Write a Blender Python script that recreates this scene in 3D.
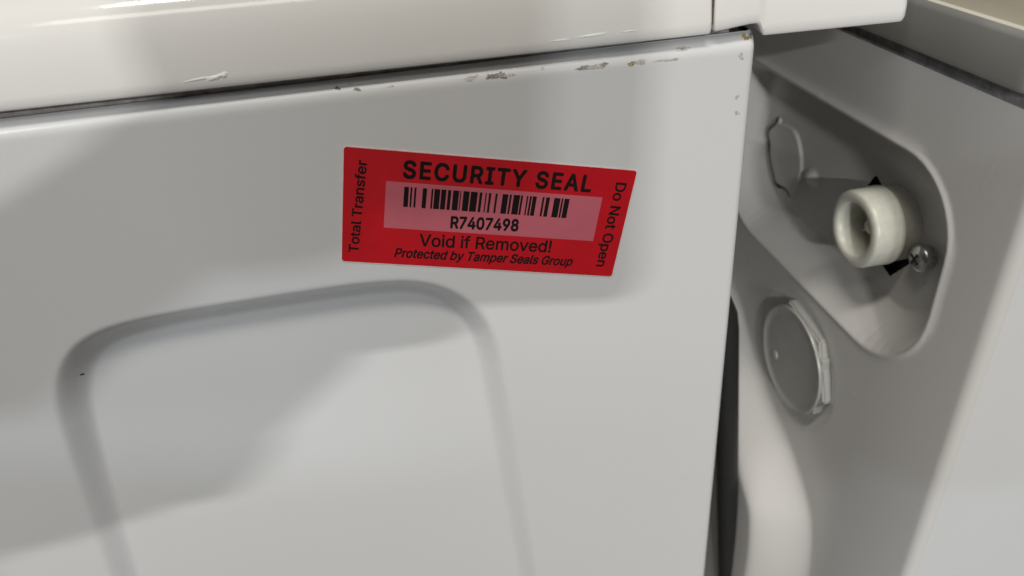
import bpy, bmesh, math, random
import numpy as np
from mathutils import Vector, Matrix
from mathutils.geometry import delaunay_2d_cdt

random.seed(4)
scene = bpy.context.scene
for o in list(bpy.data.objects):
    bpy.data.objects.remove(o)
COL = scene.collection
R_ = math.radians

# ------------------------------------------------------------------ camera
ZT = 0.850                                   # height of the sealed machine's side panel (top edge) above the floor
F_PX = 739.98                                # focal length in pixels of the 1024 px wide photograph
CAM = np.array([-0.08629, -0.19767, 0.05826 + ZT])
RC = np.array([[0.98958684, -0.11756977, -0.08303757],
               [0.13369393, 0.53704795, 0.83288981],
               [0.05332751, 0.83531841, -0.54717394]])      # rows: right, up, forward
cam_data = bpy.data.cameras.new('camera')
cam = bpy.data.objects.new('camera', cam_data)
COL.objects.link(cam)
m = Matrix.Identity(4)
for i in range(3):
    m[i][0], m[i][1], m[i][2], m[i][3] = RC[0][i], RC[1][i], -RC[2][i], CAM[i]
cam.matrix_world = m
cam_data.sensor_width = 36.0
cam_data.lens = F_PX / 1024 * 36.0
cam_data.clip_start = 0.01
cam_data.clip_end = 100
cam_data.dof.use_dof = True
cam_data.dof.focus_distance = 0.222
cam_data.dof.aperture_fstop = 11.0
scene.camera = cam

# ------------------------------------------------------------------ world, lamps of the hall and an added fill
world = bpy.data.worlds.new('World')
scene.world = world
world.use_nodes = True
bg = world.node_tree.nodes['Background']
bg.inputs['Color'].default_value = (0.97, 0.98, 1.0, 1)
bg.inputs['Strength'].default_value = 0.030


def lamp(name, az, el, dist, sx, sy, power, col, target=(-0.06, 0, -0.06)):
    """Area light for ceiling strips and the fill: az = degrees to the left of straight behind the camera, el = elevation."""
    d = Vector((-math.sin(R_(az)) * math.cos(R_(el)), -math.cos(R_(az)) * math.cos(R_(el)), math.sin(R_(el))))
    t = Vector((target[0], target[1], target[2] + ZT))
    ld = bpy.data.lights.new(name, 'AREA')
    ld.shape = 'RECTANGLE'
    ld.size, ld.size_y = sx, sy
    ld.energy = power
    ld.color = col
    o = bpy.data.objects.new(name, ld)
    COL.objects.link(o)
    o.location = t + d * dist
    o.rotation_euler = (-d).to_track_quat('-Z', 'Y').to_euler()
    return o


lamp('strip_light_warm', 10.1, 20.8, 8.0, 0.40, 0.11, 166, (1.0, 0.975, 0.94))
lamp('strip_light_back', 3.4, 13.0, 9.0, 0.5, 0.35, 125, (0.92, 0.96, 1.0))
lamp('strip_light_cool', 38.9, 31.7, 6.0, 0.40, 0.16, 42, (0.82, 0.91, 1.0))
lamp('fill_light_mid', 12, 47, 5.0, 3.2, 0.50, 26, (1.0, 0.955, 0.89))  # added fill, placed so the phone's shadow falls low on the panel
lamp('strip_light_overhead', 12, 66, 4.0, 2.4, 0.40, 104, (1.0, 0.95, 0.87))

scene.view_settings.view_transform = 'Standard'
scene.view_settings.look = 'None'
scene.view_settings.exposure = 0.0
scene.view_settings.gamma = 1.0
scene.view_settings.use_curve_mapping = False
scene.cycles.max_bounces = 8


# ------------------------------------------------------------------ photograph pixel -> place
def ray(x, y):
    return RC.T @ np.array([(x - 512) / F_PX, -(y - 288) / F_PX, 1.0])


def on_side(x, y, Y=0.0):
    """point on the sealed machine's side plane (world x, z relative to panel top)"""
    v = ray(x, y)
    P = CAM + v * (Y - CAM[1]) / v[1]
    return P[0], P[2] - ZT


PHI = R_(4.0)
RO = np.array([0.056, 0.0, ZT])
R_U = np.array([-math.sin(PHI), math.cos(PHI), 0])
R_X = np.array([math.cos(PHI), math.sin(PHI), 0])


def on_rear(x, y, a=0.0):
    """pixel -> (u, z) on the second machine's rear plane, a metres proud of it"""
    v = ray(x, y)
    t = ((RO - R_X * a - CAM) @ R_X) / (v @ R_X)
    P = CAM + t * v
    return (P - RO) @ R_U, P[2] - ZT


# ------------------------------------------------------------------ helpers
def tag(o, label=None, cat=None, group=None, kind=None):
    for k, v in (('label', label), ('category', cat), ('group', group), ('kind', kind)):
        if v:
            o[k] = v
    return o


def empty(name, loc=(0, 0, 0), rz=0.0):
    o = bpy.data.objects.new(name, None)
    o.empty_display_size = 0.05
    COL.objects.link(o)
    o.location = loc
    o.rotation_euler = (0, 0, rz)
    return o


def mesh_obj(name, verts, faces, mat, parent=None, smooth=True, sharp=None):
    me = bpy.data.meshes.new(name)
    me.from_pydata([tuple(map(float, v)) for v in verts], [], faces)
    me.validate()
    if smooth:
        me.shade_smooth()
        if sharp:
            me.set_sharp_from_angle(angle=R_(sharp))
    me.materials.append(mat)
    o = bpy.data.objects.new(name, me)
    COL.objects.link(o)
    o.parent = parent
    return o


def grid_faces(nu, nv, mask=None, flip=False):
    fs = []
    for i in range(nu - 1):
        for j in range(nv - 1):
            if mask is not None and mask[i, j]:
                continue
            a, b, c, d = i * nv + j, (i + 1) * nv + j, (i + 1) * nv + j + 1, i * nv + j + 1
            fs.append((a, d, c, b) if flip else (a, b, c, d))
    return fs


def axis(*segs):
    """piecewise coordinate axis: (start, end, step), ..."""
    out = []
    for a, b, s in segs:
        n = max(1, int(round(abs(b - a) / s)))
        out += list(np.linspace(a, b, n, endpoint=False))
    out.append(segs[-1][1])
    return np.array(out)


def sstep(x):
    x = np.clip(x, 0, 1)
    return x * x * (3 - 2 * x)


def sdf_poly(U, Z, poly):
    """signed distance, negative inside"""
    poly = np.asarray(poly, float)
    d = np.full(U.shape, 1e9)
    s = np.zeros(U.shape, bool)
    n = len(poly)
    for i in range(n):
        a, b = poly[i], poly[(i + 1) % n]
        e = b - a
        wx, wz = U - a[0], Z - a[1]
        t = np.clip((wx * e[0] + wz * e[1]) / (e @ e + 1e-15), 0, 1)
        d = np.minimum(d, (wx - e[0] * t) ** 2 + (wz - e[1] * t) ** 2)
        c = ((a[1] <= Z) & (b[1] > Z)) | ((b[1] <= Z) & (a[1] > Z))
        with np.errstate(divide='ignore', invalid='ignore'):
            xi = a[0] + (Z - a[1]) * e[0] / (e[1] if abs(e[1]) > 1e-12 else 1e-12)
        s ^= c & (U < xi)
    d = np.sqrt(d)
    return np.where(s, -d, d)


def dist_line(U, Z, pts):
    pts = np.asarray(pts, float)
    d = np.full(U.shape, 1e9)
    for a, b in zip(pts[:-1], pts[1:]):
        e = b - a
        wx, wz = U - a[0], Z - a[1]
        t = np.clip((wx * e[0] + wz * e[1]) / (e @ e + 1e-15), 0, 1)
        d = np.minimum(d, (wx - e[0] * t) ** 2 + (wz - e[1] * t) ** 2)
    return np.sqrt(d)


def smooth_poly(pts, rounds=3, closed=True):
    pts = [np.array(p, float) for p in pts]
    for _ in range(rounds):
        out = []
        n = len(pts)
        for i in range(n if closed else n - 1):
            a, b = pts[i], pts[(i + 1) % n]
            out += [a * .75 + b * .25, a * .25 + b * .75]
        if not closed:
            out = [pts[0]] + out + [pts[-1]]
        pts = out
    return pts


def rounded_rect(x0, x1, z0, z1, r, n=8):
    if not isinstance(r, (list, tuple)):
        r = [r] * 4
    out = []
    for (cx, cz, a0, rr) in ((x1 - r[0], z1 - r[0], 0, r[0]), (x0 + r[1], z1 - r[1], 90, r[1]),
                             (x0 + r[2], z0 + r[2], 180, r[2]), (x1 - r[3], z0 + r[3], 270, r[3])):
        for k in range(n + 1):
            a = R_(a0 + 90 * k / n)
            out.append((cx + rr * math.cos(a), cz + rr * math.sin(a)))
    return out


def prism(name, poly, y0, y1, mat, parent=None, bevel=0.0, smooth=False):
    """polygon in x,z extruded along y"""
    bm = bmesh.new()
    a = [bm.verts.new((x, y0, z)) for x, z in poly]
    b = [bm.verts.new((x, y1, z)) for x, z in poly]
    bm.faces.new(a)
    bm.faces.new(b[::-1])
    n = len(poly)
    for i in range(n):
        bm.faces.new((a[i], b[i], b[(i + 1) % n], a[(i + 1) % n]))
    bmesh.ops.recalc_face_normals(bm, faces=bm.faces)
    if bevel:
        bmesh.ops.bevel(bm, geom=list(bm.edges), offset=bevel, segments=2, affect='EDGES', clamp_overlap=True)
    me = bpy.data.meshes.new(name)
    bm.to_mesh(me)
    bm.free()
    me.materials.append(mat)
    if smooth:
        me.shade_smooth()
        me.set_sharp_from_angle(angle=R_(35))
    o = bpy.data.objects.new(name, me)
    COL.objects.link(o)
    o.parent = parent
    return o


def lathe_x(name, prof, mat, parent, loc, n=48, sharp=40, wobble=0.0):
    """profile [(x, r)] turned about the local x axis"""
    vs, fs = [], []
    for (x, r) in prof:
        for k in range(n):
            a = 2 * math.pi * k / n
            vs.append((x, r * math.cos(a), r * math.sin(a)))
    for i in range(len(prof) - 1):
        for k in range(n):
            fs.append((i * n + k, i * n + (k + 1) % n, (i + 1) * n + (k + 1) % n, (i + 1) * n + k))
    if prof[0][1] > 1e-6:
        pass
    o = mesh_obj(name, vs, fs, mat, parent, True, sharp)
    bm = bmesh.new()
    bm.from_mesh(o.data)
    bmesh.ops.remove_doubles(bm, verts=bm.verts, dist=1e-7)
    bmesh.ops.recalc_face_normals(bm, faces=bm.faces)
    bm.to_mesh(o.data)
    bm.free()
    o.location = loc
    return o


# ------------------------------------------------------------------ materials
def new_mat(name):
    mt = bpy.data.materials.new(name)
    mt.use_nodes = True
    nt = mt.node_tree
    return mt, nt, nt.nodes['Principled BSDF']


def noise(nt, scale, detail=4, rough=0.55, coord=None):
    n = nt.nodes.new('ShaderNodeTexNoise')
    n.inputs['Scale'].default_value = scale
    n.inputs['Detail'].default_value = detail
    n.inputs['Roughness'].default_value = rough
    if coord is None:
        coord = nt.nodes.new('ShaderNodeTexCoord').outputs['Object']
    nt.links.new(coord, n.inputs['Vector'])
    return n


def ramp(nt, src, stops):
    r = nt.nodes.new('ShaderNodeValToRGB')
    el = r.color_ramp.elements
    while len(el) > 1:
        el.remove(el[-1])
    el[0].position, el[0].color = stops[0]
    for p, c in stops[1:]:
        e = el.new(p)
        e.color = c
    nt.links.new(src, r.inputs['Fac'])
    return r


def enamel(name, base, rough=0.22, peel=0.02, dirt=0.10, coat=0.0):
    """baked enamel: faint orange peel, patchy gloss, light grime specks"""
    mt, nt, b = new_mat(name)
    tc = nt.nodes.new('ShaderNodeTexCoord').outputs['Object']
    n1 = noise(nt, 14, 5, 0.6, tc)
    dk = tuple(c * (1 - dirt) for c in base[:3])
    cr = ramp(nt, n1.outputs['Fac'], [(0.15, (*dk, 1)), (0.85, (*base, 1))])
    n3 = noise(nt, 900, 2, 0.5, tc)
    speck = ramp(nt, n3.outputs['Fac'], [(0.70, (1, 1, 1, 1)), (0.80, (0.80, 0.77, 0.72, 1))])
    mx = nt.nodes.new('ShaderNodeMix')
    mx.data_type = 'RGBA'
    mx.blend_type = 'MULTIPLY'
    mx.inputs[0].default_value = 0.2
    nt.links.new(cr.outputs['Color'], mx.inputs[6])
    nt.links.new(speck.outputs['Color'], mx.inputs[7])
    nt.links.new(mx.outputs[2], b.inputs['Base Color'])
    n2 = noise(nt, 30, 4, 0.6, tc)
    rr = ramp(nt, n2.outputs['Fac'], [(0.1, (rough * 0.85,) * 3 + (1,)), (0.9, (rough * 1.2,) * 3 + (1,))])
    nt.links.new(rr.outputs['Color'], b.inputs['Roughness'])
    n4 = noise(nt, 420, 2, 0.5, tc)
    bp = nt.nodes.new('ShaderNodeBump')
    bp.inputs['Strength'].default_value = peel
    bp.inputs['Distance'].default_value = 0.0008
    nt.links.new(n4.outputs['Fac'], bp.inputs['Height'])
    nt.links.new(bp.outputs['Normal'], b.inputs['Normal'])
    b.inputs['IOR'].default_value = 1.5
    return mt


def plain(name, base, rough=0.5, metal=0.0, var=0.12, scale=200, bump=0.0):
    mt, nt, b = new_mat(name)
    n1 = noise(nt, scale, 4, 0.6)
    cr = ramp(nt, n1.outputs['Fac'], [(0.3, tuple(c * (1 - var) for c in base) + (1,)),
                                      (0.7, tuple(min(1, c * (1 + var)) for c in base) + (1,))])
    nt.links.new(cr.outputs['Color'], b.inputs['Base Color'])
    b.inputs['Roughness'].default_value = rough
    b.inputs['Metallic'].default_value = metal
    if bump:
        bp = nt.nodes.new('ShaderNodeBump')
        bp.inputs['Strength'].default_value = bump
        bp.inputs['Distance'].default_value = 0.0005
        nt.links.new(n1.outputs['Fac'], bp.inputs['Height'])
        nt.links.new(bp.outputs['Normal'], b.inputs['Normal'])
    return mt


M_PANEL = enamel('white_enamel_steel', (0.69, 0.70, 0.705), 0.24, 0.04, 0.015)
M_LID = enamel('white_gloss_plastic', (0.80, 0.795, 0.775), 0.08, 0.015, 0.015)
M_REAR = enamel('white_coated_steel', (0.66, 0.65, 0.63), 0.25, 0.02, 0.03)
M_RLID = enamel('shaded_white_plastic', (0.30, 0.30, 0.275), 0.10, 0.02, 0.05)  # white lid's unlit face: its shade is put into the grey base
M_DARK = plain('dark_interior', (0.03, 0.03, 0.03), 0.6, 0, 0.3, 150)
M_SEAM = plain('seam_grime', (0.10, 0.065, 0.05), 0.6, 0, 0.4, 600)
M_NOZZLE = plain('ivory_nylon', (0.66, 0.66, 0.58), 0.32, 0, 0.06, 350, 0.05)
M_NOZZLE.node_tree.nodes['Principled BSDF'].inputs['Subsurface Weight'].default_value = 0.35
M_NOZZLE.node_tree.nodes['Principled BSDF'].inputs['Subsurface Radius'].default_value = (0.003, 0.003, 0.002)
M_ZINC = plain('zinc_plated_steel', (0.55, 0.55, 0.54), 0.28, 1.0, 0.25, 900, 0.15)
M_CAP = plain('grey_plastic_plug', (0.38, 0.38, 0.36), 0.32, 0, 0.06, 120)
M_CHIP = plain('chipped_paint_metal', (0.26, 0.25, 0.225), 0.6, 0.2, 0.75, 1500, 0.4)
M_RUST = plain('rust_stain', (0.36, 0.27, 0.12), 0.7, 0, 0.6, 1600, 0.3)
M_PRIMER = plain('worn_primer', (0.48, 0.465, 0.43), 0.55, 0, 0.5, 1800, 0.3)
M_GLINT = plain('white_glint', (0.93, 0.93, 0.91), 0.16, 0, 0.05, 900)  # gloss white for the lamp glints put on the lid
M_RUBBER = plain('black_rubber', (0.012, 0.012, 0.012), 0.6, 0, 0.2, 200)
M_GAP = plain('grey_gap_strip', (0.38, 0.37, 0.37), 0.8, 0, 0.3, 300)
M_HIGHLIGHT = enamel('ivory_edge_highlight', (0.72, 0.69, 0.60), 0.12)
M_BEIGE = enamel('beige_top_reflection', (0.46, 0.42, 0.33), 0.18, 0.03, 0.25)  # beige reflection on the white lid top, given as base colour
M_FLOOR = plain('grey_concrete', (0.22, 0.21, 0.20), 0.7, 0, 0.3, 6, 0.2)
M_RED = plain('red_vinyl', (0.56, 0.0014, 0.010), 0.30, 0, 0.06, 90, 0.22)
M_PINK = plain('pale_pink_print', (0.56, 0.125, 0.165), 0.40, 0, 0.05, 80)
M_RED.node_tree.nodes['Principled BSDF'].inputs['Specular IOR Level'].default_value = 0.35
M_INK = plain('black_ink', (0.006, 0.003, 0.003), 0.5, 0, 0.2, 800)
M_INK.node_tree.nodes['Principled BSDF'].inputs['Specular IOR Level'].default_value = 0.25
M_EDGE = plain('white_vinyl_edge', (0.75, 0.62, 0.60), 0.5)
M_PHONE = plain('black_glass', (0.02, 0.02, 0.022), 0.15)
M_SKIN = plain('skin', (0.45, 0.28, 0.20), 0.5, 0, 0.1, 60)
M_SLEEVE = plain('dark_sleeve_cloth', (0.06, 0.065, 0.08), 0.9, 0, 0.3, 300, 0.3)

# ------------------------------------------------------------------ floor
fl = mesh_obj('floor', [(-9, -11, 0), (9, -11, 0), (9, 6, 0), (-9, 6, 0)], [(0, 1, 2, 3)], M_FLOOR, None, False)
tag(fl, kind='structure')

# ================================================================== sealed machine (left)
mach = empty('washing_machine', (-0.30, 0.30, 0))
tag(mach, 'white washing machine with red security seal stuck on its side panel', 'washing machine',
    'washing machines standing back to back')


def sub(o, root):
    """parent keeping world coordinates"""
    o.parent = root
    o.matrix_parent_inverse = Matrix.Identity(4)
    o.location = Vector(o.location) - root.location
    return o


# pressed outline on the side panel, traced on the panel plane
emb_px = [(128, 600), (103, 520), (80, 450), (68, 408), (72, 368), (96, 343), (150, 327), (270, 307), (380, 291), (430, 292), (466, 310),
          (488, 345), (497, 400), (513, 490), (533, 600)]
emb = smooth_poly([on_side(*p) for p in emb_px], 2, closed=False)
dl = np.array(emb[0]) - np.array(emb[2])
emb = [(emb[0][0] + 0.03, -0.62)] + [tuple(e) for e in emb] + [(emb[-1][0] - 0.0, -0.62)]


def side_y(X, Z):
    """side panel relief: y >= 0 goes into the machine"""
    X = np.asarray(X, float)
    Z = np.asarray(Z, float)
    y = np.zeros(np.broadcast(X, Z).shape)
    d = sdf_poly(X + 0 * Z, Z + 0 * X, emb)
    y = 0.0062 * (1 - 0.3 * sstep((-0.10 - Z) / 0.06)) * (lambda t: 0.55 * t + 0.45 * sstep(t))(np.clip((-d + 0.0042) / 0.0085, 0, 1))
    # soft bends towards the top flange and the rear flange
    rt, rr = 0.0045, 0.0022
    t = np.clip((Z + rt) / rt, 0, 1)
    y = y + rt * (1 - np.sqrt(1 - t * t))
    t = np.clip((X + rr) / rr, 0, 1)
    y = y + rr * (1 - np.sqrt(1 - t * t))
    return y


xs = np.concatenate([axis((-0.60, -0.34, 0.02), (-0.34, -0.29, 0.01), (-0.29, -0.0022, 0.0010)), [-0.0022 * (1 - math.sin(R_(10 * k))) for k in range(1, 10)]])
zs = np.concatenate([axis((-0.80, -0.30, 0.02), (-0.30, -0.25, 0.005), (-0.25, -0.0045, 0.0010)), [-0.0045 * (1 - math.sin(R_(10 * k))) for k in range(1, 10)]])
X, Z = np.meshgrid(xs, zs, indexing='ij')
Y = side_y(X, Z)
ny, nz = len(xs), len(zs)
V = np.stack([X, Y, Z + ZT], -1).reshape(-1, 3).tolist()
F = grid_faces(ny, nz)
# rear flange and top flange folded inwards
base = len(V)
for j in range(nz):
    V.append((0.0, 0.030, zs[j] + ZT))
for j in range(nz - 1):
    a, b = (ny - 1) * nz + j, (ny - 1) * nz + j + 1
    F.append((a, base + j, base + j + 1, b))
base = len(V)
for i in range(ny):
    V.append((xs[i], 0.022, ZT))
for i in range(ny - 1):
    a, b = i * nz + nz - 1, (i + 1) * nz + nz - 1
    F.append((b, base + i + 1, base + i, a)[::-1])
side = sub(mesh_obj('side_panel', V, F, M_PANEL, None), mach)

# body behind: rear sheet, front and far side
body = prism('rear_panel', [(-0.02, 0.02), (-0.012, 0.02), (-0.012, ZT - 0.02), (-0.02, ZT - 0.02)], 0.02, 0.60, M_REAR, None)
sub(body, mach)
body = prism('cabinet', [(-0.60, 0.03), (-0.03, 0.03), (-0.03, ZT - 0.015), (-0.60, ZT - 0.015)], 0.03, 0.60, M_PANEL, None)
sub(body, mach)
for fx in (-0.55, -0.06):
    for fy in (0.08, 0.55):
        o = lathe_x('foot', [(0, 0.0001), (0, 0.022), (0.02, 0.022), (0.03, 0.012), (0.06, 0.010), (0.06, 0.0001)], M_DARK, None,
                    (fx, fy, 0.0), 20)
        o.rotation_euler = (0, -math.pi / 2, 0)
        sub(o, mach)


# lid : barrel profile (y, z) swept along x
def lid_profile(zb, h=0.046, y0=-0.0014):
    pr = [(0.03, zb + 0.0006), (0.004, zb + 0.0006), (y0 + 0.0012, zb), (y0 + 0.0004, zb + 0.0003), (y0, zb + 0.0012)]
    # face leans back progressively, then rolls over to the top
    n = 26
    y, z = y0, zb + 0.0012
    L = h + 0.012
    for k in range(1, n + 1):
        s = k / n
        el = float(np.interp(s * L, [0, 0.008, 0.014, 0.019, 0.024, 0.032, L], [4, 9, 15, 27, 44, 78, 88]))
        y += math.sin(R_(el)) * L / n
        z += math.cos(R_(el)) * L / n
        pr.append((y, z))
    pr.append((0.30, pr[-1][1] + 0.002))
    return pr


def sweep_lid(name, x0, x1, zb0, zb1, mat, r_end0=0.0006, r_end1=0.0006, notch=None, step=0.01, root=None):
    st = []
    nr = 6
    for k in range(nr):
        a = math.pi / 2 * k / nr
        st.append((x0 + r_end0 * (1 - math.sin(math.pi / 2 - (math.pi / 2 - a))) if False else x0 + r_end0 * (1 - math.cos(a)),
                   r_end0 * (1 - math.sin(a))))
    for x in axis((x0 + r_end0, x1 - r_end1, step)):
        st.append((x, 0.0))
    for k in range(1, nr + 1):
        a = math.pi / 2 * k / nr
        st.append((x1 - r_end1 * (1 - math.sin(a)), r_end1 * (1 - math.cos(a))))
    V, F = [], []
    for (x, ins) in st:
        f = (x - x0) / (x1 - x0)
        zb = zb0 + (zb1 - zb0) * f
        if notch:
            zb += notch(x)
        pr = lid_profile(zb, 0.046 - (zb - 0.001))
        for (y, z) in pr:
            if y < 0.02:
                y = y + ins
                z = min(z, 10)
                if z < zb + 0.004:
                    z = z + ins * 0.8
            V.append((x, y, z + ZT))
    n = len(pr)
    ns = len(st)
    F = grid_faces(ns, n)
    F.append(tuple(range(n)))
    F.append(tuple((ns - 1) * n + i for i in range(n))[::-1])
    o = mesh_obj(name, V, F, mat, None, True, 38)
    bm = bmesh.new()
    bm.from_mesh(o.data)
    bmesh.ops.recalc_face_normals(bm, faces=bm.faces)
    bm.to_mesh(o.data)
    bm.free()
    if root:
        sub(o, root)
    return o


X_SEAM = -0.0134
o = prism('gap_strip', [(-0.60, ZT - 0.001), (-0.006, ZT - 0.001), (-0.006, ZT + 0.012), (-0.60, ZT + 0.012)], 0.0056, 0.012, M_GAP)  # grey strip set behind the gap to give it its tone
sub(o, mach)
sweep_lid('top_panel', -0.62, X_SEAM, 0.0068, 0.0016, M_LID, 0.004, 0.0010, root=mach)


def notch(x):
    t = (x - (-0.0008)) / 0.0022
    lift = 0.0034 - 0.0006 * 0
    lift = 0.0022 + 0.0012 * np.clip((x + 0.0128) / 0.010, 0, 1)
    return float(lift * (1 - sstep(t)))


sweep_lid('rear_top_cover', X_SEAM + 0.0006, 0.0418, -0.0002, -0.0012, M_LID, 0.0008, 0.0022, notch, 0.0007, root=mach)
# grime packed in the seam between the two covers
o = prism('seam_gasket', [(X_SEAM - 0.0004, ZT + 0.004), (X_SEAM + 0.0010, ZT + 0.004), (X_SEAM + 0.0010, ZT + 0.05),
                          (X_SEAM - 0.0004, ZT + 0.05)], 0.0, 0.03, M_SEAM)
sub(o, mach)


# chips and stains on the bends of the side panel
def blob_patch(name, px, py, w, h, mat, lift=0.00006, ang=0.0, seed=0, jag=0.35, surf=None, dome=0.0):
    """ragged flake lying on the panel surface, centre given by its place on the photograph"""
    rnd = random.Random(seed)
    cx, cz = on_side(px, py)
    n = 22
    V = []
    ph = [rnd.uniform(0, 6.28) for _ in range(4)]

    def put(x, z, up_=0.0):
        y = float(side_y(np.array([min(x, -0.0001)]), np.array([min(z, -0.0002)]))[0]) if surf is None else surf(x, z)
        return (x, y - lift - up_, z + ZT)
    V.append(put(cx, cz, dome))
    rings = 3
    for r in range(1, rings + 1):
        for k in range(n):
            a = 2 * math.pi * k / n
            rr = 1 + jag * (0.5 * math.sin(2 * a + ph[0]) + 0.4 * math.sin(3 * a + ph[1]) + 0.35 * math.sin(5 * a + ph[2]) + 0.3 * math.sin(8 * a + ph[3]))
            rr *= r / rings
            x, z = w / 2 * rr * math.cos(a), h / 2 * rr * math.sin(a)
            x, z = x * math.cos(ang) - z * math.sin(ang), x * math.sin(ang) + z * math.cos(ang)
            V.append(put(cx + x, cz + z, dome * (1 - (r / rings) ** 2)))
    F = [(0, 1 + k, 1 + (k + 1) % n) for k in range(n)]
    for r in range(rings - 1):
        for k in range(n):
            a, b = 1 + r * n + k, 1 + r * n + (k + 1) % n
            F.append((a, a + n, b + n, b))
    o = mesh_obj(name, V, F, mat, None, True)
    return o


chips = [(337, 89.5, .0014, .0007, M_CHIP), (357, 90, .0016, .0008, M_CHIP), (350, 86, .0012, .0004, M_PRIMER),
         (391, 87, .0014, .0004, M_PRIMER),
         (471, 78.5, .0034, .0011, M_PRIMER), (492, 77, .0028, .0014, M_CHIP), (501, 75.5, .0030, .0015, M_CHIP), (509, 75.5, .003, .0007, M_PRIMER),
         (543, 69, .0010, .0006, M_PRIMER), (583, 68, .0036, .0009, M_CHIP), (594, 67, .0050, .0014, M_PRIMER), (604, 65, .0018, .0012, M_CHIP),
         (632, 63.5, .0024, .0010, M_RUST), (640, 62, .0040, .0010, M_PRIMER), (668, 60, .0056, .0007, M_PRIMER),
         (684, 49.5, .0045, .0008, M_PRIMER), (741, 56, .0014, .0016, M_PRIMER), (737, 97, .0011, .0012, M_PRIMER),
         (737, 113, .0016, .0011, M_PRIMER), (748, 39, .0018, .0012, M_RUST), (754, 37.5, .0013, .0010, M_CHIP)]
for i, (px, py, w, h, mt) in enumerate(chips):
    o = blob_patch('paint_chip', px, py, w, h, mt, 0.00005, 0.0, i + 11, 0.55)
    sub(o, mach)
o = blob_patch('dirt_speck', 77, 383.5, .0012, .0007, M_INK, 0.00005, 0, 5)
sub(o, mach)

def lid_face(x, z):
    zb = 0.0068 + (0.0016 - 0.0068) * (x + 0.62) / (X_SEAM + 0.62)
    pr = np.array(lid_profile(zb, 0.046 - (zb - 0.001))[4:-1])
    return float(np.interp(z, pr[:, 1], pr[:, 0]))


sub(blob_patch('dirt_speck', 685, 478, .0014, .0003, M_PRIMER, 0.00005, 0, 7), mach)
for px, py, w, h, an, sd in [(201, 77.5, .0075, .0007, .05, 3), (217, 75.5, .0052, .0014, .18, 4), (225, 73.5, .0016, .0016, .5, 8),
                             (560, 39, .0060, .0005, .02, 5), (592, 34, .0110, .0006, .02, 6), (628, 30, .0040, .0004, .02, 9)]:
    sub(blob_patch('lid_glint', px, py, w, h, M_GLINT, 0.00004, an, sd, 0.4, surf=lid_face, dome=h * 0.16), mach)  # lamp reflections on the lid, put in as domed white patches

# ================================================================== security seal
S_CX, S_CZ, S_AN, S_W, S_H = -0.07875, -0.044582, -0.220591, 0.085, 0.036799
seal = empty('security_seal', (S_CX, -0.0001, S_CZ + ZT))
seal.rotation_euler = (0, -S_AN, 0)
tag(seal, 'red rectangular security seal sticker with black lettering and barcode on white panel', 'sticker')


def on_seal(x, y):
    X0, Z0 = on_side(x, y)
    dx, dz = X0 - S_CX, Z0 - S_CZ
    c, s = math.cos(S_AN), math.sin(S_AN)
    return dx * c + dz * s, -dx * s + dz * c


def sheet(name, poly, y, mat, parent, y1=None):
    """flat print in the seal's plane"""
    return prism(name, poly, y, y + 0.00003 if y1 is None else y1, mat, parent)


sheet('vinyl_sheet', rounded_rect(-S_W / 2, S_W / 2, -S_H / 2, S_H / 2, 0.0009), -0.00006, M_RED, seal, 0.00006)
sheet('vinyl_edge', rounded_rect(-S_W / 2 - .00028, S_W / 2 + .00028, -S_H / 2 - .00028, S_H / 2 + .00028, 0.0012), -0.00003, M_EDGE, seal, 0.00008)
f0, f1, f2, f3 = on_seal(387, 180), on_seal(602, 198), on_seal(593, 241), on_seal(383, 227)
fx0, fx1 = (f0[0] + f3[0]) / 2, (f1[0] + f2[0]) / 2
fz1, fz0 = (f0[1] + f1[1]) / 2, (f2[1] + f3[1]) / 2
field = sheet('barcode_field', [(fx0, fz0), (fx1, fz0), (fx1, fz1), (fx0, fz1)], -0.00010, M_PINK, seal)
b0, b1, b2, b3 = on_seal(404, 187), on_seal(568, 198), on_seal(565, 217), on_seal(403, 207)
bz1, bz0 = (b0[1] + b1[1]) / 2, (b2[1] + b3[1]) / 2
z7 = [(303, 322), (329, 336), (345, 353), (379, 396), (415, 422), (427, 450), (455, 475), (482, 495), (503, 527), (532, 536), (545, 570),
      (575, 603), (611, 622), (635, 640), (649, 658), (676, 684)]
z8 = [(47, 70), (76, 84), (92, 118), (122, 130), (146, 152), (158, 166), (170, 186), (210, 218), (225, 240), (258, 283), (288, 295), (300, 320)]
bars = [(330 + .2432 * a, 330 + .2432 * b) for a, b in z7] + [(490 + .2432 * a, 490 + .2432 * b) for a, b in z8]
for a, b in bars:
    ya, yb = 197 + (a - 404) * 0.066, 197 + (b - 404) * 0.066
    x0, x1 = on_seal(a, ya)[0], on_seal(b, yb)[0]
    sheet('bar', [(x0, bz0), (x1, bz0), (x1, bz1), (x0, bz1)], -0.00014, M_INK, field)


FONT = None
try:                                              # the sans face that ships inside Blender itself
    import os
    FONT = bpy.data.fonts.load(os.path.join(bpy.utils.system_resource('DATAFILES'), 'fonts', 'Inter.woff2'))
except Exception:
    FONT = None


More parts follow.
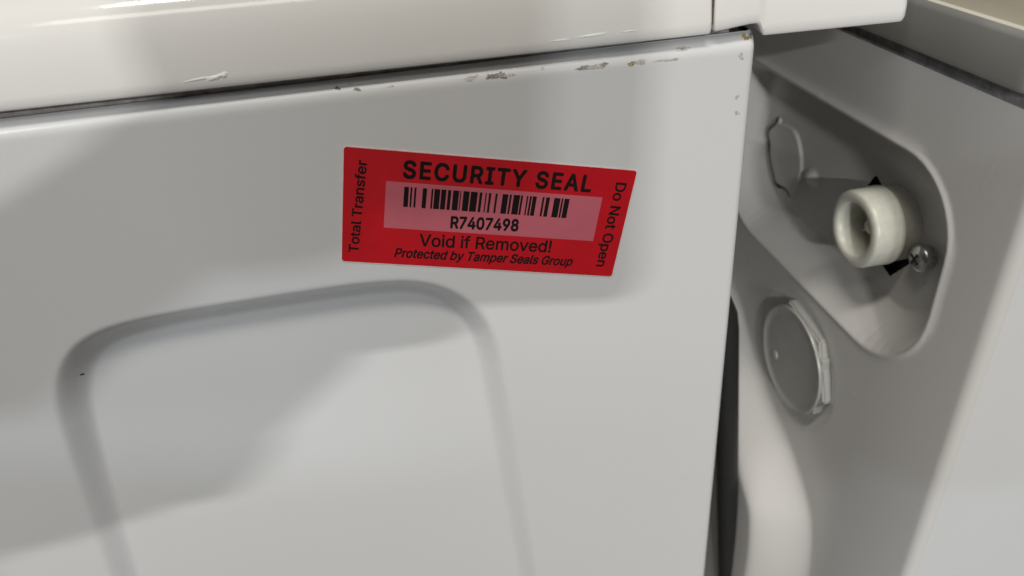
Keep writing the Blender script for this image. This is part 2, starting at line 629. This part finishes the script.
def lettering(text, bl, br, h, y, parent, bold=0.0, shear=0.0, rot=0.0, spacing=1.0):
    """text fitted between two pixel positions of its baseline, cap height h (metres)"""
    cu = bpy.data.curves.new('lettering', 'FONT')
    cu.body = text
    cu.size = 1.0
    cu.shear = shear
    cu.space_character = spacing
    if FONT:
        cu.font = FONT
    tmp = bpy.data.objects.new('tmp', cu)
    COL.objects.link(tmp)
    bpy.context.view_layer.update()
    dg = bpy.context.evaluated_depsgraph_get()
    src = tmp.evaluated_get(dg).to_curve(dg).copy()
    bpy.data.objects.remove(tmp)
    loops = []
    for sp in src.splines:
        q = []
        bp = sp.bezier_points
        for i in range(len(bp)):
            p0, p1 = bp[i], bp[(i + 1) % len(bp)]
            A_, B_, C_, D_ = p0.co, p0.handle_right, p1.handle_left, p1.co
            straight = abs((B_ - A_).cross(D_ - A_).z) < 1e-6 and abs((C_ - A_).cross(D_ - A_).z) < 1e-6
            for k in range(1 if straight else 5):
                t = k / 5
                v = A_ * (1 - t) ** 3 + B_ * 3 * t * (1 - t) ** 2 + C_ * 3 * t * t * (1 - t) + D_ * t ** 3
                if not q or (q[-1][0] - v.x) ** 2 + (q[-1][1] - v.y) ** 2 > 1e-8:
                    q.append((v.x, v.y))
        ar = sum(q[i - 1][0] * q[i][1] - q[i][0] * q[i - 1][1] for i in range(len(q))) / 2
        if abs(ar) > 1e-6:
            loops.append((ar, q))
    # non-zero winding fill of the outlines; a heavier cut is the union of shifted copies
    sh_ = [(0, 0)] if not bold else [(bold * math.cos(k * math.pi / 3), bold * math.sin(k * math.pi / 3)) for k in range(6)] + [(0, 0)]
    sets, pts_, edg = [], [], []
    for dx, dy in sh_:
        ls = []
        for ar, q in loops:
            qq = [(p[0] + dx, p[1] + dy) for p in q]
            ls.append(np.array(qq))
            k0 = len(pts_)
            pts_ += [Vector(p) for p in qq]
            edg += [(k0 + i, k0 + (i + 1) % len(qq)) for i in range(len(qq))]
        sets.append(ls)
    vo, eo, fo, *_ = delaunay_2d_cdt(pts_, edg, [], 0, 1e-6, False)
    vo = np.array([(v.x, v.y) for v in vo])
    fo = np.array([f for f in fo if len(f) == 3])
    cen = vo[fo].mean(1)
    keep = np.zeros(len(fo), bool)
    for ls in sets:
        wn = np.zeros(len(fo), int)
        for L_ in ls:
            ya, yb = L_[:, 1], np.roll(L_[:, 1], -1)
            xa, xb = L_[:, 0], np.roll(L_[:, 0], -1)
            for i in range(len(L_)):
                cr_ = (xb[i] - xa[i]) * (cen[:, 1] - ya[i]) - (cen[:, 0] - xa[i]) * (yb[i] - ya[i])
                wn += ((ya[i] <= cen[:, 1]) & (yb[i] > cen[:, 1]) & (cr_ > 0)).astype(int)
                wn -= ((ya[i] > cen[:, 1]) & (yb[i] <= cen[:, 1]) & (cr_ < 0)).astype(int)
        keep |= wn != 0
    me = bpy.data.meshes.new('lettering')
    me.from_pydata([(x, y_, 0) for x, y_ in vo], [], [tuple(map(int, f)) for f in fo[keep]])
    bmj = bmesh.new()
    bmj.from_mesh(me)
    bmesh.ops.delete(bmj, geom=[v for v in bmj.verts if not v.link_faces], context='VERTS')
    bmj.to_mesh(me)
    bmj.free()
    co = np.array([v.co[:] for v in me.vertices])
    x0, x1 = co[:, 0].min(), co[:, 0].max()
    A, B = np.array(on_seal(*bl)), np.array(on_seal(*br))
    L = np.linalg.norm(B - A)
    e = (B - A) / L
    n = np.array([-e[1], e[0]])
    sx = L / (x1 - x0)
    sz = h / co[:, 1].max()
    for v, c in zip(me.vertices, co):
        p = A + e * (c[0] - x0) * sx + n * c[1] * sz
        v.co = (p[0], y, p[1])
    me.materials.clear()
    me.materials.append(M_INK)
    bm = bmesh.new()
    bm.from_mesh(me)
    bmesh.ops.recalc_face_normals(bm, faces=bm.faces)
    bm.to_mesh(me)
    bm.free()
    o = bpy.data.objects.new('lettering', me)
    COL.objects.link(o)
    o.parent = parent
    return o


def seal_h(pa, pb):
    a, b = np.array(on_seal(*pa)), np.array(on_seal(*pb))
    return float(np.linalg.norm(a - b))


lettering('SECURITY SEAL', (402.5, 177), (590.5, 191.5), seal_h((402.5, 177), (404.5, 159.5)), -0.00010, seal, 0.030, 0, 0, 1.14)
lettering('R7407498', (450, 227.5), (518, 230.5), seal_h((450, 227.5), (451.5, 215.5)), -0.00014, field, 0.034)
lettering('Void if Removed!', (419, 245.5), (550.5, 252), seal_h((419, 245.5), (420.5, 233)), -0.00010, seal, 0.016)
lettering('Protected by Tamper Seals Group', (394, 256.5), (572, 265.5), seal_h((394, 256.5), (395.5, 247.5)), -0.00010, seal, 0.024, 0.25)
lettering('Total Transfer', (358, 252.5), (367, 160.5), seal_h((351, 250), (361, 250.5)), -0.00010, seal, 0.018)
lettering('Do Not Open', (616.5, 182), (596, 266), seal_h((618, 183), (628.5, 184)), -0.00010, seal, 0.018)

# ================================================================== second machine (right), rear towards the first
mach2 = empty('washing_machine', (RO[0], RO[1], 0), PHI)
tag(mach2, 'white washing machine turned rear-on with ivory water inlet in a pressed recess', 'washing machine',
    'washing machines standing back to back')
U_C = -0.0435                                   # rear corner next to the camera
D_REC = 0.0140

rec = rounded_rect(-0.0200, 0.1120, -0.1215, -0.0440, [0.0200, 0.0300, 0.0300, 0.0200][::1], 10)
# rounded_rect corner order: (+u,+z), (-u,+z), (-u,-z), (+u,-z)
rec = rounded_rect(-0.0203, 0.1300, -0.1215, -0.0440, [0.016, 0.026, 0.032, 0.034], 10)
boss_px = [(700, 225), (735, 290), (752, 345), (770, 400), (790, 450), (806, 500), (810, 530), (806, 576)]
boss = [on_rear(*p) for p in boss_px]
boss = [(0.50, boss[0][1] + 0.02)] + boss + [(0.012, -0.30), (0.020, -0.36), (0.05, -0.45), (0.12, -0.55), (0.5, -0.6)]
boss = smooth_poly(boss, 2)
slit = smooth_poly([on_rear(x, y, -D_REC) for x, y in [(781, 117), (778, 123), (772, 128), (769.5, 133), (771.5, 140), (771.5, 152), (773, 164), (776.5, 176),
                                                  (777, 182), (781, 186), (785, 187), (789, 190), (793, 197)]], 1, False)
slit2 = smooth_poly([on_rear(x, y, -D_REC) for x, y in [(782, 123), (790, 126), (797, 131), (801, 143), (803, 158), (803, 172), (799, 184), (794, 190)]], 1, False)
ko = [tuple(p) for p in slit] + [tuple(p) for p in slit2[::-1]]
ridge = [on_rear(x, y, -D_REC) for x, y in [(799, 106), (794, 128), (790, 160), (783, 200)]]
dim1 = on_rear(763, 140, -D_REC)
dim2 = on_rear(812.5, 177, -D_REC)
N_U, N_Z = on_rear(852.5, 229.5, 0.003)
cap_u, cap_z = on_rear(785, 360, 0.006)
hole = [on_rear(x, y, -D_REC) for x, y in [(866, 188), (876, 175), (884, 189), (897, 200), (905, 215), (908, 232), (908, 248), (912, 262), (901, 269),
                                            (890, 276), (883, 266), (872, 262), (866, 240), (864, 210)]]


def rear_x(U, Z):
    """relief of the rear sheet: + goes into the machine"""
    d = sdf_poly(U, Z, rec)
    fz = sstep((Z + 0.060) / -0.05)                     # 0 near the top, 1 near the bottom
    w = 0.0070 + 0.0055 * fz
    t = np.clip(-d / w, 0, 1)
    x = D_REC * (0.5 * t + 0.5 * sstep(t))
    x = x - 0.0007 * np.exp(-((d - 0.0010) / 0.0012) ** 2)
    inside = sstep((-d - w * 0.5) / 0.004)
    x = x - inside * 0.0011 * sstep((-sdf_poly(U, Z, ko) + 0.0004) / 0.0009)
    x = x - inside * 0.0016 * np.exp(-(((U - dim1[0]) / 0.0030) ** 2 + ((Z - dim1[1]) / 0.0018) ** 2) ** 2)
    x = x - inside * 0.0026 * np.exp(-(((U - dim2[0]) / 0.0038) ** 2 + ((Z - dim2[1]) / 0.0030) ** 2) ** 2)
    # raised drum boss
    d = sdf_poly(U, Z, boss)
    x = x - 0.021 * sstep((-d + 0.004) / 0.023)
    # shallow dish round the plug
    q = np.hypot(U - cap_u - 0.002, Z - cap_z + 0.002)
    x = x + 0.0022 * (1 - sstep((q - 0.0235) / 0.009))
    # soft bend at the corner
    rr = 0.0035
    t = np.clip((U_C + rr - U) / rr, 0, 1)
    x = x + rr * (1 - np.sqrt(1 - t * t))
    return x


us = axis((U_C + 0.0035, -0.022, 0.0015), (-0.022, 0.118, 0.00055), (0.118, 0.20, 0.003), (0.20, 0.56, 0.02))
us = np.concatenate([[U_C + 0.0035 * (1 - math.cos(R_(9 * k))) for k in range(10)], us])
zs = axis((-0.82, -0.36, 0.02), (-0.36, -0.135, 0.0025), (-0.135, -0.042, 0.00055), (-0.042, -0.0175, 0.003))
U, Z = np.meshgrid(us, zs, indexing='ij')
XR = rear_x(U, Z)
# snap vertices near the knocked-out hole to its outline, then leave its faces out
dh = sdf_poly(U, Z, hole)
hp = np.array(hole)
near = np.argwhere(np.abs(dh) < 0.00032)
for i, j in near:
    best, bp = 1e9, None
    for k in range(len(hp)):
        a, b = hp[k], hp[(k + 1) % len(hp)]
        e = b - a
        t = min(1, max(0, ((U[i, j] - a[0]) * e[0] + (Z[i, j] - a[1]) * e[1]) / (e @ e)))
        c = a + e * t
        dd = (U[i, j] - c[0]) ** 2 + (Z[i, j] - c[1]) ** 2
        if dd < best:
            best, bp = dd, c
    U[i, j], Z[i, j] = bp
    dh[i, j] = 0
ins = dh < -1e-9
mask = ins[:-1, :-1] | ins[1:, :-1] | ins[:-1, 1:] | ins[1:, 1:]
nu, nz = len(us), len(zs)
V = np.stack([XR, U, Z + ZT], -1).reshape(-1, 3).tolist()
F = grid_faces(nu, nz, mask, True)
rear = mesh_obj('rear_panel', V, F, M_REAR, mach2)
# punched slot of the blanked-off second inlet: its shade painted as a dark strip
sl = np.array(slit)
V, F = [], []
for i in range(len(sl)):
    t = sl[min(i + 1, len(sl) - 1)] - sl[max(i - 1, 0)]
    t = t / np.linalg.norm(t)
    nn_ = np.array([-t[1], t[0]]) * ((0.00045 + 0.0005 * (i % 9 < 2)) if 0 < i < len(sl) - 1 else 0.0002)
    for sgn in (-1, 1):
        q = sl[i] + nn_ * sgn
        V.append((float(rear_x(np.array([sl[i][0]]), np.array([sl[i][1]]))[0]) - 0.0009, q[0], q[1] + ZT))
for i in range(len(sl) - 1):
    F.append((2 * i, 2 * i + 1, 2 * i + 3, 2 * i + 2))
mesh_obj('slot_shade_strip', V, F, M_DARK, rear)
# side panel facing the camera
xs2 = axis((0.0035, 0.02, 0.004), (0.02, 0.6, 0.05))
zz = axis((-0.82, -0.0175, 0.05))
V, F = [], []
for x in xs2:
    for z in zz:
        V.append((x, U_C, z + ZT))
F = grid_faces(len(xs2), len(zz))
mesh_obj('side_panel', V, F, M_PANEL, mach2)
prism('cabinet', [(0.05, 0.03), (0.60, 0.03), (0.60, ZT - 0.018), (0.05, ZT - 0.018)], U_C + 0.02, 0.55, M_DARK, mach2)
for fx in (0.06, 0.54):
    for fy in (0.01, 0.50):
        o = lathe_x('foot', [(0, 0.0001), (0, 0.022), (0.02, 0.022), (0.03, 0.012), (0.06, 0.010), (0.06, 0.0001)], M_DARK, mach2, (fx, fy, 0.0), 20)
        o.rotation_euler = (0, -math.pi / 2, 0)

# top plate of the second machine: rounded outline, rolled upper edge
outl = rounded_rect(-0.001, 0.62, -0.0420, 0.57, [0.012, 0.012, 0.014, 0.014], 10)


def offset_poly(poly, d):
    n = len(poly)
    cx, cy = 0.31, 0.26
    out = []
    for i in range(n):
        a, b = np.array(poly[i - 1]), np.array(poly[(i + 1) % n])
        t = (b - a) / np.linalg.norm(b - a)
        nn = np.array([t[1], -t[0]])
        out.append(np.array(poly[i]) - nn * d)
    return out


V, F = [], []
prof = [(0.006, -0.0135), (0.0015, -0.0142), (0.0004, -0.0138), (0.0, -0.0125), (0.0, -0.0016), (0.0002, -0.0004), (0.0007, 0.0006),
        (0.0014, 0.0012), (0.0025, 0.0015), (0.012, 0.0018)]
for d, z in prof:
    for p in offset_poly(outl, d):
        V.append((p[0], p[1], z + ZT))
n = len(outl)


def ring(name, i0, i1, mat, parent, cap_top=False):
    F = []
    for i in range(i1 - i0):
        for k in range(n):
            F.append((i * n + k, i * n + (k + 1) % n, (i + 1) * n + (k + 1) % n, (i + 1) * n + k))
    if cap_top:
        F.append(tuple((i1 - i0) * n + k for k in range(n)))
    return mesh_obj(name, V[i0 * n:(i1 + 1) * n], F, mat, parent, True, 40)


prism('gap_strip', [(0.0022, ZT - 0.030), (0.012, ZT - 0.030), (0.012, ZT - 0.0135), (0.0022, ZT - 0.0135)], -0.036, 0.54, M_GAP, mach2)  # grey strip filling the gap under the plate
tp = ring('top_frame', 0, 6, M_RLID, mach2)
ring('edge_highlight', 6, 7, M_HIGHLIGHT, mach2)  # bright highlight along the edge, put in as a paler ring
ring('top_sheet', 7, len(prof) - 1, M_BEIGE, mach2, True)  # top surface, its beige reflection painted in

# water inlet
RN = 0.0142
noz = lathe_x('inlet_nozzle', [(0.017, 0.0118), (0.0168, RN * .97), (0.0082, RN * .985), (0.0080, RN * 1.0), (0.0072, RN * 1.02), (0.0066, RN), (0.0058, RN * 1.02),
                               (0.005, RN), (-0.0014, RN), (-0.0026, RN * .975), (-0.0030, RN * .93), (-0.0031, RN * .74), (-0.0026, RN * .69), (-0.001, RN * .66),
                               (0.013, RN * .62), (0.0135, 0.0001)], M_NOZZLE, mach2, (0, N_U, N_Z + ZT), 64, 50)
lathe_x('filter_hub', [(0.012, 0.0035), (0.004, 0.0032), (0.0032, 0.0024), (0.003, 0.0001)], M_NOZZLE, noz, (0, 0, 0), 20, 50)
for k in range(6):
    a = R_(60 * k + 20)
    o = prism('filter_rib', [(0.003, -0.0004), (0.0095, -0.0004), (0.0095, 0.0004), (0.003, 0.0004)], -0.006, -0.0125, M_NOZZLE, noz)
    o.rotation_euler = (0, 0, math.pi / 2)
    o.matrix_local = Matrix.Rotation(a, 4, 'X') @ Matrix.Rotation(math.pi / 2, 4, 'Z')
prism('valve_body', [(0.020, N_Z + ZT - 0.03), (0.045, N_Z + ZT - 0.03), (0.045, N_Z + ZT + 0.03), (0.020, N_Z + ZT + 0.03)],
      N_U - 0.04, N_U + 0.04, M_DARK, mach2)

# screw beside the inlet
su, sz = on_rear(921, 258, -D_REC + 0.003)
K = 1.4
scr = lathe_x('screw', [(x * K, r * K) for x, r in [(0.0022, 0.0030), (0.0003, 0.0030), (0.0002, 0.0036), (-0.0006, 0.0037), (-0.0014, 0.0031), (-0.0019, 0.0018), (-0.0020, 0.0001)]],
              M_ZINC, mach2, (D_REC - 0.0028, su, sz + ZT), 32, 50)
for k in range(2):
    o = prism('cross_slot', [(-0.0021 * K, -0.0017 * K), (-0.0010 * K, -0.0017 * K), (-0.0010 * K, 0.0017 * K), (-0.0021 * K, 0.0017 * K)], -0.0003 * K, 0.0003 * K, M_DARK, scr)
    o.rotation_euler = (R_(25 + 90 * k), 0, 0)

# transit-bolt plug
RCAP = 0.0246
cap = lathe_x('plug_cap', [(0.004, RCAP * .80), (-0.002, RCAP * .90), (-0.0035, RCAP * .98), (-0.0044, RCAP), (-0.0050, RCAP * .99), (-0.0052, RCAP * .97), (-0.0050, RCAP * .95),
                           (-0.0045, RCAP * .92), (-0.0043, RCAP * .80), (-0.0041, RCAP * .5), (-0.0040, 0.0001)], M_CAP, mach2, (0.001, cap_u, cap_z + ZT), 64, 45)
hexa = [(cap_u + 0.0 + RCAP * 1.09 * math.cos(R_(60 * k + 8)), cap_z + ZT + RCAP * 1.09 * math.sin(R_(60 * k + 8))) for k in range(6)]


def prism_x(name, poly, x0, x1, mat, parent, bevel=0.0):
    """polygon in y,z extruded along x"""
    o = prism(name, poly, x0, x1, mat, None, bevel, True)
    for v in o.data.vertices:
        v.co = (v.co.y, v.co.x, v.co.z)
    bm = bmesh.new()
    bm.from_mesh(o.data)
    bmesh.ops.recalc_face_normals(bm, faces=bm.faces)
    bm.to_mesh(o.data)
    bm.free()
    o.parent = parent
    return o


prism_x('plug_flange', hexa, -0.0022, 0.004, M_CAP, mach2, 0.0008)
t0 = on_rear(816, 338, 0.002)
t1 = on_rear(820, 396, 0.002)
tu = (t0[0] + t1[0]) / 2
prism_x('plug_clip', rounded_rect(tu - 0.003, tu + 0.003, cap_z + ZT - 0.015, cap_z + ZT + 0.015, 0.001, 3), -0.0026, 0.004, M_CAP, mach2, 0.0006)
pd = on_rear(769, 356, 0.006)
lathe_x('plug_vent', [(0.0005, 0.0001), (0.0005, 0.0026), (-0.0001, 0.0024), (-0.0005, 0.0001)], M_CAP, cap, (-0.0044, pd[0] - cap_u - 0.0, pd[1] - cap_z), 16)

# black strip hanging in the gap between the two machines
def tube(name, pts, r, mat, parent=None, n=18, ribs=0.0):
    V, F = [], []
    for i, p in enumerate(pts):
        p = Vector(p)
        t = (Vector(pts[min(i + 1, len(pts) - 1)]) - Vector(pts[max(i - 1, 0)])).normalized()
        a1 = t.cross(Vector((0, 1, 0))).normalized()
        a2 = t.cross(a1)
        rr = r * (1 + ribs * (i % 2))
        for k in range(n):
            a = 2 * math.pi * k / n
            V.append(p + a1 * rr * math.cos(a) + a2 * rr * math.sin(a))
    for i in range(len(pts) - 1):
        for k in range(n):
            F.append((i * n + k, i * n + (k + 1) % n, (i + 1) * n + (k + 1) % n, (i + 1) * n + k))
    return mesh_obj(name, V, F, mat, parent)


HY = 0.045
ha, hb = on_side(726.5, 330, HY), on_side(728.0, 576, HY)
hd = ((hb[0] - ha[0]) / (hb[1] - ha[1]))
ht = on_side(706, 270, HY)
hp_ = [(ht[0], HY, ht[1] + ZT), (ha[0] - 0.0012, HY, ha[1] + 0.008 + ZT)] + [(ha[0] + hd * (z - ha[1]), HY, z + ZT) for z in np.linspace(ha[1], -0.70, 60)] + [(ha[0] + hd * (-0.72 - ha[1]) - 0.01 * k, HY + 0.02 * k, ZT - 0.72 - 0.018 * k) for k in range(1, 7)]
hose = tube('black_strip', hp_, 0.0052, M_RUBBER, None)
tag(hose, 'narrow black upright strip in the dark gap between the two machines', 'strip')

# ================================================================== the phone that takes the picture (behind the lens)
right, up, fwd = (Vector(RC[i]) for i in range(3))
ph_root = empty('smartphone')
pm = Matrix.Identity(4)
for i in range(3):
    pm[i][0], pm[i][1], pm[i][2] = right[i], -fwd[i], up[i]
pc = Vector(CAM) - right * 0.020 - up * 0.013 - fwd * 0.012
for i in range(3):
    pm[i][3] = pc[i]
ph_root.matrix_world = pm
tag(ph_root, 'black smartphone held before the panel, seen only by its rounded shadow', 'phone')
prism('phone_body', rounded_rect(-0.039, 0.039, -0.049, 0.049, 0.010, 8), 0.0, 0.008, M_PHONE, ph_root, 0.001, True)
prism('screen', rounded_rect(-0.0365, 0.0365, -0.0465, 0.0465, 0.008, 8), 0.0081, 0.0084, M_PHONE, ph_root)

# hand and forearm holding it: rounded limbs fused into one skin
def loc2w(p):
    return pm @ Vector(p)


def limb(bm, pts):
    for (p, r), (q, s_) in zip(pts[:-1], pts[1:]):
        d = q - p
        n = max(2, int(d.length / (min(r, s_) * 0.35)) + 1)
        for k in range(n + 1):
            t = k / n
            bmesh.ops.create_icosphere(bm, subdivisions=2, radius=r + (s_ - r) * t, matrix=Matrix.Translation(p + d * t))


bm = bmesh.new()
W0 = loc2w((-0.100, 0.040, -0.085))
EL = Vector((-0.44, -0.47, ZT + 0.095))
limb(bm, [(W0 + (EL - W0) * 0.25, 0.031), (W0, 0.027), (loc2w((-0.074, 0.024, -0.062)), 0.024), (loc2w((-0.060, 0.014, -0.045)), 0.020), (loc2w((-0.058, 0.012, -0.020)), 0.018)])
for k in range(4):
    zz = -0.060 + 0.020 * k
    ln = (0.85, 0.97, 1.0, 0.92)[k]
    limb(bm, [(loc2w((-0.062, 0.012, zz)), 0.012), (loc2w((-0.052, -0.004, zz + .002)), 0.0095), (loc2w((-0.052 + 0.025 * ln, -0.0085, zz + .004)), 0.0085),
              (loc2w((-0.052 + 0.040 * ln, -0.0070, zz + .006)), 0.0072)])
limb(bm, [(loc2w((-0.062, 0.022, -0.040)), 0.016), (loc2w((-0.048, 0.026, -0.012)), 0.012), (loc2w((-0.026, 0.020, 0.012)), 0.010), (loc2w((-0.012, 0.0165, 0.026)), 0.008)])
limb(bm, [(loc2w((-0.080, 0.026, -0.060)), 0.026), (loc2w((-0.080, 0.030, -0.034)), 0.027), (loc2w((-0.090, 0.032, -0.020)), 0.026)])  # bridging limb added to stop light leaking between the arms
# unseen photographer behind the hand: body, head and second arm added to block light
W2 = loc2w((-0.125, 0.050, -0.062))
SH = Vector((-0.50, -0.74, 1.06))
limb(bm, [(W0 + (EL - W0) * 0.2, 0.032), (EL, 0.050), (SH, 0.062), (Vector((-0.56, -0.58, 1.08)), 0.075), (Vector((-0.73, -0.47, 1.08)), 0.062),
          (Vector((-0.53, -0.42, 0.905)), 0.048), (W2, 0.040), (loc2w((-0.090, 0.030, -0.022)), 0.026), (loc2w((-0.066, 0.020, 0.004)), 0.020)])
for k in range(4):
    zz = -0.014 + 0.017 * k
    limb(bm, [(loc2w((-0.070, 0.018, zz)), 0.012), (loc2w((-0.050, 0.018, zz + .002)), 0.0095), (loc2w((-0.036, 0.022, zz)), 0.0085), (loc2w((-0.030, 0.030, zz - .002)), 0.0078)])
limb(bm, [(loc2w((-0.080, 0.032, 0.024)), 0.015), (loc2w((-0.058, 0.040, 0.008)), 0.011), (loc2w((-0.038, 0.036, -0.004)), 0.0085)])
limb(bm, [(Vector((-0.56, -0.58, 1.06)), 0.10), (Vector((-0.57, -0.64, 0.80)), 0.135), (Vector((-0.60, -0.76, 0.52)), 0.15)])
limb(bm, [(Vector((-0.48, -0.66, 0.92)), 0.10), (Vector((-0.66, -0.52, 0.92)), 0.10), (Vector((-0.57, -0.64, 0.75)), 0.12)])
limb(bm, [(Vector((-0.53, -0.58, 1.11)), 0.055), (Vector((-0.49, -0.56, 1.14)), 0.055), (Vector((-0.465, -0.54, 1.17)), 0.072), (Vector((-0.47, -0.545, 1.225)), 0.080)])
for hx, hy, kx, ky, fx_, fy_ in ((-0.52, -0.80, -0.34, -0.50, -0.42, -0.80), (-0.68, -0.72, -0.66, -0.36, -0.72, -0.66)):
    limb(bm, [(Vector((hx, hy, 0.48)), 0.095), (Vector((kx, ky, 0.47)), 0.065), (Vector((fx_, fy_, 0.09)), 0.042), (Vector((fx_, fy_, 0.045)), 0.044),
              (Vector((fx_ + 0.05, fy_ + 0.16, 0.04)), 0.036)])
me = bpy.data.meshes.new('person')
bm.to_mesh(me)
bm.free()
tmp = bpy.data.objects.new('tmp', me)
COL.objects.link(tmp)
md = tmp.modifiers.new('r', 'REMESH')
md.mode = 'VOXEL'
md.voxel_size = 0.0045
md = tmp.modifiers.new('s', 'SMOOTH')
md.iterations = 4
bpy.context.view_layer.update()
me2 = bpy.data.meshes.new_from_object(tmp.evaluated_get(bpy.context.evaluated_depsgraph_get()))
bpy.data.objects.remove(tmp)
me2.shade_smooth()
me2.materials.clear()
me2.materials.append(M_SKIN)
person = bpy.data.objects.new('person', me2)
COL.objects.link(person)
tag(person, 'unseen photographer holding the phone, body and arms shaped to cast the panel shadows', 'person')
M_SLEEVE_SLOT = me2.materials.append(M_SLEEVE)
axw = (EL - W0).normalized()
for p in me2.polygons:
    c = p.center
    if (c.z < 1.13 or c.x < -0.50) and (c - W0).dot(axw) > 0.03 and (c - W2).dot(axw) > -0.02:
        p.material_index = 1
# sleeve: creased tube from wrist to elbow, thickened to widen its shadow
V, F = [], []
ax = (EL - W0).normalized()
e1 = ax.cross(Vector((0, 0, 1))).normalized()
e2 = ax.cross(e1)
ns, nr = 26, 28
for i in range(ns):
    t = i / (ns - 1)
    c = W0 + (EL - W0) * (0.10 + 0.95 * t)
    r = 0.044 + 0.026 * t ** 0.7 + 0.002 * math.sin(i * 1.7)
    for k in range(nr):
        a = 2 * math.pi * k / nr
        rr = r * (1 + 0.04 * math.sin(3 * a + i * 0.8))
        V.append(c + e1 * rr * math.cos(a) + e2 * rr * math.sin(a))
for i in range(ns - 1):
    for k in range(nr):
        F.append((i * nr + k, i * nr + (k + 1) % nr, (i + 1) * nr + (k + 1) % nr, (i + 1) * nr + k))
F.append(tuple((ns - 1) * nr + k for k in range(nr)))
mesh_obj('sleeve', V, F, M_SLEEVE, person)
